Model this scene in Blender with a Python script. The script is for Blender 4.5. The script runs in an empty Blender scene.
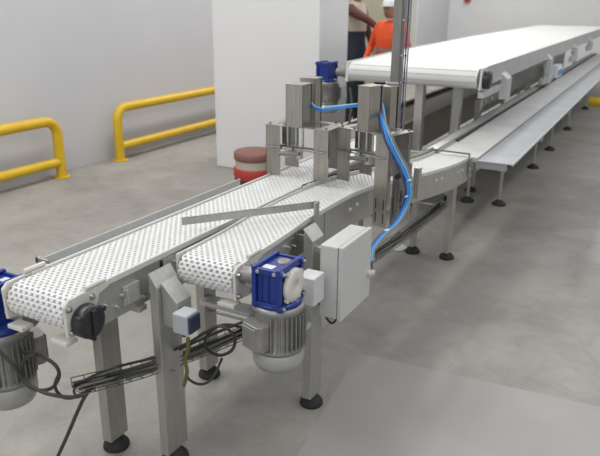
import bpy, bmesh, math, random
from mathutils import Vector, Matrix
random.seed(7)
scn = bpy.context.scene
col = scn.collection
PI = math.pi
R = math.radians

# ------------------------------------------------------------------ camera
H = 1.7
F = 657.0
p_, r_, y_ = R(19.2), R(0.51), R(28.4)
fwd = Vector((-math.sin(y_)*math.cos(p_), math.cos(y_)*math.cos(p_), -math.sin(p_)))
rt0 = Vector((math.cos(y_), math.sin(y_), 0))
up0 = rt0.cross(fwd)
rt = rt0*math.cos(r_) + up0*math.sin(r_)
up = -rt0*math.sin(r_) + up0*math.cos(r_)
cam = bpy.data.objects.new('camera', bpy.data.cameras.new('camera'))
col.objects.link(cam)
M4 = Matrix((rt, up, -fwd)).transposed().to_4x4()
M4.translation = Vector((0, 0, H))
cam.matrix_world = M4
cam.data.sensor_width = 36
cam.data.lens = F/600*36
cam.data.clip_start = 0.05
cam.data.dof.use_dof = True
cam.data.dof.focus_distance = 2.6
cam.data.dof.aperture_fstop = 3.6
scn.camera = cam


def at(u, v, y):
    """world point at depth y that the photograph shows at (u, v)"""
    d = rt*((u-300)/F) - up*((v-228)/F) + fwd
    return Vector((0, 0, H)) + d*(y/d.y)


# --------------------------------------------------------------- materials
def mat(name, c, rough=0.5, metal=0.0, noise=0.0, scale=20, bump=0.0, stretch=None, spec=0.5, c2=None):
    m = bpy.data.materials.new(name)
    m.use_nodes = True
    nt = m.node_tree
    b = nt.nodes['Principled BSDF']
    b.inputs['Base Color'].default_value = (*c, 1)
    b.inputs['Roughness'].default_value = rough
    b.inputs['Metallic'].default_value = metal
    b.inputs['Specular IOR Level'].default_value = spec
    if noise or bump:
        tc = nt.nodes.new('ShaderNodeTexCoord')
        mp = nt.nodes.new('ShaderNodeMapping')
        if stretch:
            mp.inputs['Scale'].default_value = stretch
        n = nt.nodes.new('ShaderNodeTexNoise')
        n.inputs['Scale'].default_value = scale
        n.inputs['Detail'].default_value = 5
        nt.links.new(tc.outputs['Object'], mp.inputs['Vector'])
        nt.links.new(mp.outputs['Vector'], n.inputs['Vector'])
        if noise:
            cr = nt.nodes.new('ShaderNodeValToRGB')
            cr.color_ramp.elements[0].position = 0.3
            cr.color_ramp.elements[1].position = 0.7
            d = c2 if c2 else tuple(x*(1-noise) for x in c)
            cr.color_ramp.elements[0].color = (*d, 1)
            cr.color_ramp.elements[1].color = (*tuple(min(1, x*(1+noise*0.5)) for x in c), 1)
            nt.links.new(n.outputs['Fac'], cr.inputs['Fac'])
            nt.links.new(cr.outputs['Color'], b.inputs['Base Color'])
        if bump:
            bp = nt.nodes.new('ShaderNodeBump')
            bp.inputs['Strength'].default_value = bump
            bp.inputs['Distance'].default_value = 0.002
            nt.links.new(n.outputs['Fac'], bp.inputs['Height'])
            nt.links.new(bp.outputs['Normal'], b.inputs['Normal'])
    return m


M = dict(
    steel=mat('brushed_steel', (.46, .455, .425), .42, .72, .10, 9, .08, (7, 7, .7)),
    steel_warm=mat('warm_brushed_steel', (.38, .355, .315), .36, .75, .14, 9, .08, (7, 7, .7)),
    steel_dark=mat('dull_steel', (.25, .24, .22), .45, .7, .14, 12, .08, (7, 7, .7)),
    sheet=mat('blue_grey_steel_sheet', (.36, .375, .385), .45, .55, .12, 4, .1),
    lane=mat('pale_lane_sheet', (.56, .56, .54), .45, .25, .10, 4, .05),
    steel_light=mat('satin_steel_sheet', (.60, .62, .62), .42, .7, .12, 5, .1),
    zinc=mat('zinc_plated_steel', (.56, .57, .55), .42, .6, .2, 30, .1),
    chrome=mat('bolt_steel', (.6, .6, .58), .25, .95),
    belt=mat('white_modular_belt', (.70, .70, .685), .45, 0, .04, 25),
    belt_under=mat('hole_shade_belt_core', (.34, .34, .33), .6, 0, .04, 25),  # white belt's core coloured darker: the shade inside the holes is painted in
    belt_far=mat('smooth_white_belt', (.66, .66, .635), .45, 0, .05, 3),
    pe=mat('white_plastic_rail', (.58, .58, .55), .45, 0, .05, 20),
    ivory=mat('ivory_plastic', (.60, .59, .53), .45, 0, .08, 25),
    black=mat('black_plastic', (.014, .015, .018), .35, 0),
    rubber=mat('black_rubber', (.022, .021, .02), .75, 0, .2, 30),
    blue=mat('blue_gloss_paint', (.006, .028, .20), .28, 0, .1, 20),
    motor=mat('grey_motor_casting', (.27, .265, .25), .42, .45, .15, 30),
    cowl=mat('motor_fan_cowl', (.40, .41, .37), .4, .35, .1, 20),
    box=mat('grey_powder_coat', (.52, .53, .51), .45, 0, .04, 40, .05),
    box2=mat('light_grey_coat', (.60, .61, .60), .45, 0, .04, 40),
    switch=mat('pale_blue_grey_plastic', (.38, .40, .42), .45, 0),
    bluedark=mat('dark_blue_plastic', (.02, .03, .06), .4, 0),
    hose=mat('bright_blue_hose', (.02, .22, .62), .35, 0),
    hose2=mat('pale_blue_hose', (.14, .40, .70), .35, 0),
    hosed=mat('navy_hose', (.008, .03, .16), .4, 0),
    cable=mat('dark_cable', (.035, .035, .032), .5, 0),
    cableg=mat('grey_cable', (.20, .19, .17), .5, 0),
    wire=mat('tray_wire', (.17, .17, .155), .45, .6),
    tie=mat('white_cable_tie', (.75, .77, .80), .4, 0),
    yellow=mat('yellow_paint', (.64, .41, .012), .42, 0, .08, 6),
    olive=mat('olive_strap', (.12, .11, .03), .6),
    navy=mat('navy_cloth', (.018, .024, .042), .8, 0, .2, 20),
    orange=mat('orange_hi_vis', (.80, .09, .02), .7, 0, .1, 20),
    maroon=mat('maroon_cloth', (.11, .035, .03), .8, 0, .2, 20),
    skin=mat('skin', (.34, .17, .11), .55, 0, .08, 12),
    hair=mat('dark_hair', (.02, .015, .012), .7),
    beige=mat('beige_cloth', (.45, .41, .33), .8),
    white=mat('white_cloth', (.75, .76, .78), .7),
    red=mat('red_plastic', (.42, .04, .03), .5),
    brown=mat('brown_plastic', (.22, .10, .08), .6),
    debris=mat('dark_debris', (.04, .035, .03), .8),
    label=mat('silver_label', (.62, .64, .66), .35, .2),
    cblue=mat('carton_blue', (.02, .22, .60), .5),
)


def wall_mat(name, c):
    return mat(name, c, .8, 0, .03, 1.2, .04)


M['wall'] = wall_mat('grey_painted_wall', (.54, .54, .555))
M['wallb'] = wall_mat('light_grey_back_wall', (.64, .64, .64))
M['pillar'] = wall_mat('white_painted_pillar', (.71, .71, .70))
M['door'] = wall_mat('olive_beige_door', (.36, .34, .24))


def floor_mat():
    m = bpy.data.materials.new('worn_concrete_floor')
    m.use_nodes = True
    nt = m.node_tree
    N, L = nt.nodes.new, nt.links.new
    b = nt.nodes['Principled BSDF']
    tc = N('ShaderNodeTexCoord')
    n1 = N('ShaderNodeTexNoise'); n1.inputs['Scale'].default_value = 1.3; n1.inputs['Detail'].default_value = 6
    n1.inputs['Distortion'].default_value = .8
    n2 = N('ShaderNodeTexNoise'); n2.inputs['Scale'].default_value = 5; n2.inputs['Detail'].default_value = 8
    n2.inputs['Roughness'].default_value = .65; n2.inputs['Distortion'].default_value = 1.2
    n3 = N('ShaderNodeTexNoise'); n3.inputs['Scale'].default_value = 60; n3.inputs['Detail'].default_value = 4
    for n in (n1, n2, n3):
        L(tc.outputs['Object'], n.inputs['Vector'])
    r1 = N('ShaderNodeValToRGB')
    r1.color_ramp.elements[0].position = .32; r1.color_ramp.elements[0].color = (.25, .237, .213, 1)
    r1.color_ramp.elements[1].position = .62; r1.color_ramp.elements[1].color = (.335, .32, .29, 1)
    L(n1.outputs['Fac'], r1.inputs['Fac'])
    r2 = N('ShaderNodeValToRGB')
    r2.color_ramp.elements[0].position = .30; r2.color_ramp.elements[0].color = (.80, .79, .77, 1)
    r2.color_ramp.elements[1].position = .55; r2.color_ramp.elements[1].color = (1.0, 1.0, 1.0, 1)
    L(n2.outputs['Fac'], r2.inputs['Fac'])
    mx = N('ShaderNodeMixRGB'); mx.blend_type = 'MULTIPLY'; mx.inputs['Fac'].default_value = .8
    L(r1.outputs['Color'], mx.inputs['Color1']); L(r2.outputs['Color'], mx.inputs['Color2'])
    r3 = N('ShaderNodeValToRGB')
    r3.color_ramp.elements[0].position = .3; r3.color_ramp.elements[0].color = (.93, .93, .93, 1)
    r3.color_ramp.elements[1].position = .6; r3.color_ramp.elements[1].color = (1, 1, 1, 1)
    L(n3.outputs['Fac'], r3.inputs['Fac'])
    mx2 = N('ShaderNodeMixRGB'); mx2.blend_type = 'MULTIPLY'; mx2.inputs['Fac'].default_value = 1
    L(mx.outputs['Color'], mx2.inputs['Color1']); L(r3.outputs['Color'], mx2.inputs['Color2'])
    L(mx2.outputs['Color'], b.inputs['Base Color'])
    b.inputs['Roughness'].default_value = .55
    bp = N('ShaderNodeBump'); bp.inputs['Strength'].default_value = .15; bp.inputs['Distance'].default_value = .003
    L(n2.outputs['Fac'], bp.inputs['Height']); L(bp.outputs['Normal'], b.inputs['Normal'])
    return m


M['floor'] = floor_mat()
M['slab'] = mat('paler_floor_patch', (.325, .315, .295), .55, 0, .08, 2.5)


# ----------------------------------------------------------------- helpers
def tag(o, label=None, cat=None, group=None, kind=None):
    if label: o['label'] = label
    if cat: o['category'] = cat
    if group: o['group'] = group
    if kind: o['kind'] = kind
    return o


def empty(name, loc, label, cat, group=None, rz=0):
    o = bpy.data.objects.new(name, None)
    o.empty_display_size = .05
    col.objects.link(o)
    o.location = loc
    o.rotation_euler = (0, 0, rz)
    bpy.context.view_layer.update()
    return tag(o, label, cat, group)


class MB:
    def __init__(s):
        s.v = []; s.f = []; s.sm = []

    def add(s, vs, fs, sm=False, X=None):
        n = len(s.v)
        s.v += [tuple(X @ Vector(v)) if X else tuple(v) for v in vs]
        s.f += [tuple(i+n for i in f) for f in fs]
        s.sm += [sm]*len(fs)
        return s

    def box(s, x0, x1, y0, y1, z0, z1, X=None):
        return s.add([(x0, y0, z0), (x1, y0, z0), (x1, y1, z0), (x0, y1, z0), (x0, y0, z1), (x1, y0, z1), (x1, y1, z1), (x0, y1, z1)],
                     [(0, 3, 2, 1), (4, 5, 6, 7), (0, 1, 5, 4), (1, 2, 6, 5), (2, 3, 7, 6), (3, 0, 4, 7)], False, X)

    def prism(s, pts, a, b, ax='x', X=None):
        """polygon pts in the plane across axis ax, extruded from a to b"""
        def q(p, t):
            return {'x': (t, p[0], p[1]), 'y': (p[0], t, p[1]), 'z': (p[0], p[1], t)}[ax]
        n = len(pts)
        vs = [q(p, a) for p in pts]+[q(p, b) for p in pts]
        fs = [tuple(range(n-1, -1, -1)), tuple(range(n, 2*n))]+[(i, (i+1) % n, n+(i+1) % n, n+i) for i in range(n)]
        return s.add(vs, fs, False, X)

    def cyl(s, p, q, r, r2=None, n=24, X=None, caps=True):
        p, q = Vector(p), Vector(q)
        r2 = r if r2 is None else r2
        d = (q-p).normalized()
        a = d.orthogonal().normalized(); b = d.cross(a)
        vs = [p+(a*math.cos(2*PI*i/n)+b*math.sin(2*PI*i/n))*r for i in range(n)]
        vs += [q+(a*math.cos(2*PI*i/n)+b*math.sin(2*PI*i/n))*r2 for i in range(n)]
        s.add(vs, [(i, (i+1) % n, n+(i+1) % n, n+i) for i in range(n)], True, X)
        if caps:
            s.add(vs[:n], [tuple(range(n-1, -1, -1))], False, X); s.add(vs[n:], [tuple(range(n))], False, X)
        return s

    def lathe(s, prof, c=(0, 0, 0), axis='z', n=28, X=None):
        """prof: list of (radius, height)"""
        vs = []
        for r, h in prof:
            for i in range(n):
                a = 2*PI*i/n
                x, y = r*math.cos(a), r*math.sin(a)
                v = {'z': (x, y, h), 'x': (h, x, y), 'y': (y, h, x)}[axis]
                vs.append((v[0]+c[0], v[1]+c[1], v[2]+c[2]))
        fs = []
        for k in range(len(prof)-1):
            for i in range(n):
                fs.append((k*n+i, k*n+(i+1) % n, (k+1)*n+(i+1) % n, (k+1)*n+i))
        s.add(vs, fs, True, X)
        m = (len(prof)-1)*n
        s.add([vs[i] for i in range(n)], [tuple(range(n-1, -1, -1))], False, X)
        s.add([vs[m+i] for i in range(n)], [tuple(range(n))], False, X)
        return s

    def tube(s, pts, r, n=8, smooth=True, k=5):
        pts = [Vector(p) for p in pts]
        if smooth and len(pts) > 2:
            pts = catmull(pts, k)
        T = []
        for i in range(len(pts)):
            T.append((pts[min(i+1, len(pts)-1)]-pts[max(i-1, 0)]).normalized())
        a = T[0].orthogonal().normalized()
        vs = []
        for i, p in enumerate(pts):
            a = (a - T[i]*a.dot(T[i])).normalized()
            b = T[i].cross(a)
            for j in range(n):
                t = 2*PI*j/n
                vs.append(p+(a*math.cos(t)+b*math.sin(t))*r)
        fs = []
        for i in range(len(pts)-1):
            for j in range(n):
                fs.append((i*n+j, i*n+(j+1) % n, (i+1)*n+(j+1) % n, (i+1)*n+j))
        s.add(vs, fs, True)
        s.add(vs[:n], [tuple(range(n-1, -1, -1))]); s.add(vs[-n:], [tuple(range(n))])
        return s

    def build(s, name, m, parent=None, bevel=0, seg=2):
        me = bpy.data.meshes.new(name)
        me.from_pydata([tuple(v) for v in s.v], [], s.f)
        me.polygons.foreach_set('use_smooth', s.sm)
        bm = bmesh.new(); bm.from_mesh(me)
        bmesh.ops.recalc_face_normals(bm, faces=bm.faces)
        bm.to_mesh(me); bm.free()
        me.materials.append(m if not isinstance(m, str) else M[m])
        o = bpy.data.objects.new(name, me)
        col.objects.link(o)
        if parent is not None:
            o.parent = parent
            pm = world_of(parent)
            o.matrix_parent_inverse = pm.inverted()
        if bevel:
            b = o.modifiers.new('bevel', 'BEVEL')
            b.width = bevel; b.segments = seg; b.limit_method = 'ANGLE'; b.angle_limit = R(40)
            b.harden_normals = False
        return o


def world_of(o):
    bpy.context.view_layer.update()
    return o.matrix_world.copy()


def catmull(P, k=6):
    out = []
    n = len(P)
    for i in range(n-1):
        p0 = P[max(i-1, 0)]; p1 = P[i]; p2 = P[i+1]; p3 = P[min(i+2, n-1)]
        for j in range(k):
            t = j/k
            out.append(.5*((2*p1)+(p2-p0)*t+(2*p0-5*p1+4*p2-p3)*t*t+(3*p1-p0-3*p2+p3)*t**3))
    out.append(P[-1])
    return out


def copy_tree(o, parent=None):
    c = o.copy(); col.objects.link(c)
    c.parent = parent
    for ch in list(o.children):
        copy_tree(ch, c)
    return c


def rotz(a, c=(0, 0, 0)):
    return Matrix.Translation(Vector(c)) @ Matrix.Rotation(a, 4, 'Z')


# sweep a rectangle (lateral l0..l1, height h0..h1) along a path of points lying on the belt's top centre line
class Path:
    def __init__(s, pts, k=8):
        s.p = catmull([Vector(p) for p in pts], k) if len(pts) > 2 else [Vector(p) for p in pts]
        s.n = len(s.p)
        s.L = [0]
        for i in range(1, s.n):
            s.L.append(s.L[-1]+(s.p[i]-s.p[i-1]).length)
        s.len = s.L[-1]

    def at(s, t):
        t = max(0, min(s.len, t))
        i = 0
        while i < s.n-2 and s.L[i+1] < t: i += 1
        w = (t-s.L[i])/(s.L[i+1]-s.L[i])
        return s.p[i].lerp(s.p[i+1], w)

    def frame(s, t):
        P = s.at(t)
        T = (s.at(t+.03)-s.at(t-.03)).normalized()
        T0 = Vector((T.x, T.y, 0)).normalized()
        Rr = Vector((T0.y, -T0.x, 0))
        return P, T, Rr, Rr.cross(T)


def sweep(mb, path, l0, l1, h0, h1, t0=0, t1=None, step=.06):
    t1 = path.len if t1 is None else t1
    n = max(1, int((t1-t0)/step)) if len(path.p) > 2 else 1
    vs = []
    for i in range(n+1):
        P, T, Rr, U = path.frame(t0+(t1-t0)*i/n)
        Z = Vector((0, 0, 1))
        for l, h in ((l0, h0), (l1, h0), (l1, h1), (l0, h1)):
            vs.append(P+Rr*l+Z*h)
    fs = [(0, 3, 2, 1), (4*n, 4*n+1, 4*n+2, 4*n+3)]
    for i in range(n):
        for j in range(4):
            fs.append((4*i+j, 4*i+(j+1) % 4, 4*i+4+(j+1) % 4, 4*i+4+j))
    mb.add(vs, fs)
    return mb


def mod_belt(path, half, rad, parent, cols=10, under=.12):
    """white modular belt: body plus staggered raised links, wrapped round the nose at t=0"""
    hh = .008
    mb = MB()
    base = MB()
    sweep(base, path, -half+.002, half-.002, -.014, -hh)
    P, T, Rr, U = path.frame(0)
    c = P-U*(rad)
    base.cyl(c-Rr*(half-.002), c+Rr*(half-.002), rad-hh, n=32)
    e = c-U*rad
    base.add([e+Rr*a+T*b+U*d for a, b, d in
              ((-half, 0, hh), (half, 0, hh), (half, under, hh), (-half, under, hh), (-half, 0, hh+.006), (half, 0, hh+.006), (half, under, hh+.006), (-half, under, hh+.006))],
             [(0, 3, 2, 1), (4, 5, 6, 7), (0, 1, 5, 4), (1, 2, 6, 5), (2, 3, 7, 6), (3, 0, 4, 7)])
    pl = .0165
    pw = 2*half/cols
    la, lw = pl-.0062, pw*.56

    def block(P, T, Rr, U, x0, x1, y0, y1, t=.0008):
        vs = []
        for h, i in ((-hh, 0), (0, t)):
            for x, y in ((x0+i, y0+i), (x1-i, y0+i), (x1-i, y1-i), (x0+i, y1-i)):
                vs.append(P+Rr*x+T*y+U*h)
        mb.add(vs, [(4, 5, 6, 7), (0, 1, 5, 4), (1, 2, 6, 5), (2, 3, 7, 6), (3, 0, 4, 7)])

    def row(fr, k):
        block(*fr, -half, half, -.0036, .0036)
        off = 0 if k % 2 else pw/2
        for j in range(-1, cols+1):
            x = -half+off+j*pw+(pw-lw)/2
            x0, x1 = max(x, -half), min(x+lw, half)
            if x1-x0 > .002: block(*fr, x0, x1, .0026, pl-.0026, .0012)
    k = 0
    t = .0
    while t < path.len-.01:
        row(path.frame(t), k); t += pl; k += 1
    k = -1
    arc = PI*rad
    s = pl
    while s < arc+under:
        if s < arc:
            a = s/rad
            D = U*math.cos(a)-T*math.sin(a)
            Tn = T*math.cos(a)+U*math.sin(a)
            row((c+D*rad, Tn, Rr, D), k)
        else:
            row((c-U*rad+T*(s-arc), -T, Rr, -U), k)
        s += pl; k -= 1
    o = mb.build('belt_links', 'belt', None)
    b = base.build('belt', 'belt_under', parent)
    o.parent = b; o.matrix_parent_inverse = world_of(b).inverted()
    return b


def bolt(mb, p, d, r=.007, h=.006):
    p = Vector(p); d = Vector(d).normalized()
    mb.cyl(p, p+d*.002, r*1.35, n=12)
    mb.cyl(p+d*.002, p+d*(.002+h), r, n=6)
    mb.cyl(p+d*(.002+h), p+d*(.004+h), r*.45, n=8)


def bolts(parent, lst, m='chrome', name='bolt', r=.007, h=.006):
    """each bolt is a part of its own"""
    for p, d in lst:
        b = MB(); bolt(b, p, d, r, h); b.build(name, m, parent)


def leg(parent, x0, x1, y0, y1, ztop, slope=0, z0=.05, m='steel', foot=True, adj=False):
    """square tube leg with an adjustable rubber foot; slope = drop of the slanted top towards +x"""
    mb = MB()
    mb.prism([(x0, z0), (x1, z0), (x1, ztop-slope), (x0, ztop)], y0, y1, 'y')
    o = mb.build('leg', m, parent, .002)
    cx, cy = (x0+x1)/2, (y0+y1)/2
    if foot:
        f = MB()
        r = .05
        f.lathe([(r, 0), (r*1.05, .006), (r*1.0, .018), (r*.75, .034), (r*.4, .044), (r*.3, .05)], (cx, cy, 0.0), n=20)
        f.build('rubber_foot', 'rubber', o)
        s = MB(); s.cyl((cx, cy, .045), (cx, cy, z0+.03), .011, n=10)
        s.build('foot_spindle', 'chrome', o)
    return o


# ----------------------------------------------------------------- setting
YB = 18.0
MB().box(-5.9, 6, -2.0, YB+.3, -.2, 0).build('floor', 'floor')['kind'] = 'structure'
wl = MB()
wl.box(-5.6, -5.3, -2.0, 11.2, 0, 5).box(-5.6, -5.3, 15.4, YB+.3, 0, 5).box(-5.6, -5.3, 11.2, 15.4, 3.4, 5)
wl.build('wall_left', 'wall')['kind'] = 'structure'
MB().box(-5.5, -5.42, 11.15, 15.45, 0, 3.45).build('door_1', 'door')['kind'] = 'structure'
tr = MB().box(-5.45, -5.28, 11.12, 11.23, 0, 3.38).box(-5.45, -5.28, 15.37, 15.48, 0, 3.38).box(-5.45, -5.28, 11.12, 15.48, 3.38, 3.48)
tr.build('trim_1', 'wallb')['kind'] = 'structure'
MB().box(-5.3, 6, YB, YB+.3, 0, 5).build('wall_back', 'wallb')['kind'] = 'structure'
MB().box(-4.06, -2.85, 5.62, 6.25, 0, 5).build('wall_pillar', 'pillar', bevel=.012)['kind'] = 'structure'
MB().box(5.7, 6, -2.0, YB, 0, 5).build('wall_right', 'wallb')['kind'] = 'structure'
# paler slab field in the foreground, its edge is the joint across the floor
MB().prism([(-1.026, 1.889), (-1.144, 2.738), (-.601, 2.785), (-.01, 2.836), (1.5, 2.95), (1.5, .2), (-.75, .2)], -.05, .0012, 'z').build('floor_patch', 'slab')['kind'] = 'structure'

# ------------------------------------------------------------ guard rails
def guard(x, y0, y1, label, post0, post1, rails=(.57, .155), rx=0):
    g = empty('guard_rail', (x, (y0+y1)/2, 0), label, 'guard rail', 'yellow guard rails on the floor')
    r = .05
    pts = []
    rb = .14
    zt = rails[0]

    def arc(cy, s):
        return [(x, cy+s*rb*math.cos(a), zt-rb+rb*math.sin(a)) for a in [PI/2*k/6 for k in range(7)]]
    if post1:
        pts += [(x, y1, 0.01)] + arc(y1-rb, 1)
    else:
        pts += [(x, y1, zt)]
    if post0:
        pts += list(reversed(arc(y0+rb, -1)))+[(x, y0, 0.01)]
    else:
        pts += [(x, y0, zt)]
    MB().tube(pts, r, 16, smooth=False).build('top_rail', 'yellow', g)
    if len(rails) > 1:
        MB().tube([(x, y0+.01, rails[1]), (x, y1-.01, rails[1])], r*.92, 16, smooth=False).build('lower_rail', 'yellow', g)
    for f, yy in ((post0, y0), (post1, y1)):
        if f:
            MB().cyl((x, yy, 0), (x, yy, .012), .085, n=20).build('base_plate', 'yellow', g)
    return g


guard(-5.13, 2.2, 4.47, 'yellow tubular guard rail nearest the left edge, ending in a rounded corner', False, True)
guard(-5.13, 5.30, 8.6, 'yellow tubular guard rail running behind the white pillar', True, False)
g = empty('guard_rail', (.2, 10.0, 0), 'short yellow barrier bar on the floor beyond the steel tray', 'guard rail', 'yellow guard rails on the floor')
MB().tube([(-.86, 10.0, .39), (.2, 10.0, .39), (1.3, 10.0, .39)], .065, 16, smooth=False).build('top_rail', 'yellow', g)
for xx in (-.4, 1.1):
    MB().cyl((xx, 10.0, 0), (xx, 10.0, .37), .05, n=16).cyl((xx, 10.0, 0), (xx, 10.0, .012), .09, n=16).build('post', 'yellow', g)

# ------------------------------------------------------- left belt conveyor
LX0, LX1, LC = -1.752, -1.502, -1.627
ZT = .82
cA = empty('belt_conveyor', (LC, 2.7, 0), 'long straight white modular belt conveyor on the left with a black end cap', 'conveyor', 'white modular belt conveyors')
pA = Path([(LC, 1.305, ZT), (LC, 4.25, ZT-.01)])
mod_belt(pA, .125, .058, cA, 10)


def side_plate(path, side, off, th, h0, h1, parent, t0, t1=None, m='steel'):
    mb = MB()
    a, b = (off, off+th) if side > 0 else (-off-th, -off)
    sweep(mb, path, a, b, h0, h1, t0, t1)
    return mb.build('side_plate', m, parent)


def rail(path, side, a, b, h0, h1, parent, t0, t1=None, m='pe', name='wear_rail'):
    mb = MB()
    a, b = (a, b) if side > 0 else (-b, -a)
    sweep(mb, path, a, b, h0, h1, t0, t1)
    return mb.build(name, m, parent, .002)


side_plate(pA, 1, .128, .003, -.145, .0, cA, .05)
side_plate(pA, -1, .128, .003, -.145, .0, cA, .12)
rail(pA, 1, .1255, .1355, -.012, .009, cA, .10)
rail(pA, -1, .1255, .1355, -.012, .009, cA, .05)


def end_plates(path, half, rad, parent, sides=(1, -1), long=.13):
    P, T, Rr, U = path.frame(0)
    for s in sides:
        c = P-U*rad
        X = Matrix.Translation(c) @ Matrix((Rr*s, T, U)).transposed().to_4x4()
        mb = MB()
        mb.prism([(-.058, -.062), (.058, -.075), (.062, -.03), (.085, .035), (long, rad-.012), (long, rad+.010), (-.04, rad+.006), (-.062, rad-.012)], half+.006, half+.018, 'x', X)
        o = mb.build('end_plate', 'ivory', parent, .004)
        bolts(o, [(X @ Vector((half+.018, yy, zz)), Rr*s) for (yy, zz) in ((-.045, .035), (.045, -.055), (-.045, -.045), (.052, .04))], r=.008, h=.008)
        m2 = MB()
        p0 = X @ Vector((half+.014, .03, rad+.016)); p1 = X @ Vector((half+.014, long-.015, rad+.016))
        m2.tube([p0, p1], .0085, 10, smooth=False)
        m2.build('clamp_bar', 'ivory', o)
        f = MB()
        f.box(half-.06, half+.01, -.062, -.015, -.092, -.078, X)
        f.build('end_scraper', 'ivory', parent, .002)
        # drive shaft
    sh = MB(); c = P-U*rad
    sh.cyl(c-Rr*(half+.03), c+Rr*(half+.03), .016, n=16)
    sh.build('drive_shaft', 'chrome', parent)


end_plates(pA, .125, .058, cA)
# black ribbed end cap
axA = Vector((LC, 1.305, ZT-.058))


def end_cap(c, r, L, parent):
    mb = MB()
    mb.lathe([(r*.93, 0), (r, .004), (r, L*.75), (r*.93, L*.92), (r*.72, L), (.001, L)], tuple(c), 'x', 36)
    o = mb.build('end_cap', 'black', parent)
    b = MB()
    b.box(c[0]+L-.003, c[0]+L+.008, c[1]-r*.16, c[1]+r*.16, c[2]-r*.8, c[2]+r*.8)
    for k in range(3):
        a = 2*PI*k/3+.5
        b.cyl((c[0]+L*.5, c[1]+r*1.02*math.cos(a), c[2]+r*1.02*math.sin(a)), (c[0]+L*.95, c[1]+r*1.02*math.cos(a), c[2]+r*1.02*math.sin(a)), .008, n=10)
    b.build('cap_rib', 'black', o, .002)


end_cap((LC+.125+.020, 1.312, ZT-.079), .055, .046, cA)
# adjuster brackets bolted to the near face of the side plate
xo = LC+.131
bolts(cA, [((xo, yy, zz), (1, 0, 0)) for yy, zz in ((1.50, .745), (1.56, .755), (1.60, .70), (1.47, .715), (1.78, .77), (1.42, .74))], h=.01)
b = MB()
b.box(xo, xo+.012, 1.50, 1.575, .705, .775).box(xo, xo+.02, 1.505, 1.515, .715, .765)
b.build('adjuster_bracket', 'zinc', cA, .002)
b = MB().box(xo-.001, xo+.006, 1.70, 1.712, .66, .80)
b.build('joint_gap_strip', 'black', cA)
b = MB().box(xo, xo+.004, 1.712, 1.80, .69, .80)
b.build('joint_plate', 'zinc', cA, .001)
# legs
leg(cA, -1.455, -1.42, 1.59, 1.71, .80, .05)
MB().box(-1.496, -1.455, 1.63, 1.67, .70, .76).build('leg_bracket', 'zinc', cA, .002)
leg(cA, -1.712, -1.667, 1.545, 1.64, .675)
leg(cA, -1.70, -1.655, 2.16, 2.25, .675)
leg(cA, -1.70, -1.655, 3.9, 3.98, .675)
MB().box(-1.77, -1.48, 1.56, 1.60, .655, .675).build('cross_beam', 'steel', cA, .002)
MB().box(-1.77, -1.48, 3.9, 3.96, .655, .675).build('cross_beam', 'steel', cA, .002)
# stepped hood bracket with a slanted top in front of the near leg
hb = MB()
hb.prism([(-1.419, .60), (-1.352, .60), (-1.352, .70), (-1.419, .765)], 1.61, 1.69, 'y')
hb.build('hood_bracket', 'steel', cA, .002)
# folded side guard standing off the far side
sg = MB()
sg.box(-1.846, -1.842, 1.47, 2.75, .745, .82).box(-1.846, -1.826, 1.47, 2.75, .745, .749)
sg.build('side_guard', 'box2', cA)
MB().box(-1.87, -1.77, 2.6, 2.62, .75, .78).build('guard_bracket', 'steel', cA, .002)
sg = MB()
sg.box(-1.862, -1.848, 1.462, 1.482, .73, .825).box(-1.862, -1.80, 1.462, 1.470, .805, .825)
sg.build('guard_bracket', 'steel', cA, .002)

# ------------------------------------------------------ right curved conveyor
cB = empty('belt_conveyor', (-1.34, 2.9, 0), 'curving white modular belt conveyor in the middle driven by the blue gearbox', 'conveyor', 'white modular belt conveyors')
ptsB = [(-1.318, 1.78, .82), (-1.326, 2.05, .82), (-1.345, 2.35, .82), (-1.360, 2.65, .81), (-1.365, 2.92, .795), (-1.34, 3.17, .78),
        (-1.285, 3.42, .765), (-1.225, 3.68, .75), (-1.175, 3.98, .735), (-1.16, 4.26, .725)]
pB = Path(ptsB, 10)
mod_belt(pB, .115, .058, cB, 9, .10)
side_plate(pB, 1, .119, .003, -.155, .0, cB, .12)
side_plate(pB, -1, .119, .003, -.12, .0, cB, .12)
rail(pB, 1, .1155, .1265, -.012, .009, cB, .10)
rail(pB, -1, .1155, .1225, -.012, .009, cB, .0, 1.0)
rail(pB, -1, .1155, .1255, -.004, .020, cB, 1.0)
rail(pB, -1, .1257, .1285, -.04, .026, cB, 1.0, m='rubber', name='side_seal')
rail(pB, -1, .126, .130, -.06, .045, cB, 1.75, m='steel', name='guide_rail')
end_plates(pB, .115, .058, cB, (1,))
end_plates_left = MB().box(-1.446, -1.438, 1.73, 1.86, .70, .828)
end_plates_left.build('end_plate', 'pe', cB, .003)
# lap joints and bolts on the curved side plate
for t, hh in ((.72, .0), (1.55, .0)):
    m_ = MB(); sweep(m_, pB, .1225, .1245, -.15, .006, t, t+.03 if t < 1 else t+.02); m_.build('lap_joint', 'steel', cB)
bl = []
for t, h in ((1.03, -.07), (1.12, -.062), (1.98, -.06), (2.05, -.06), (2.36, -.06), (2.28, -.06), (.42, -.05), (.5, -.06)):
    P, T, Rr, U = pB.frame(t)
    bl.append((P+Rr*.122+Vector((0, 0, h)), Rr))
bolts(cB, bl, 'pe', r=.008)
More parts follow.
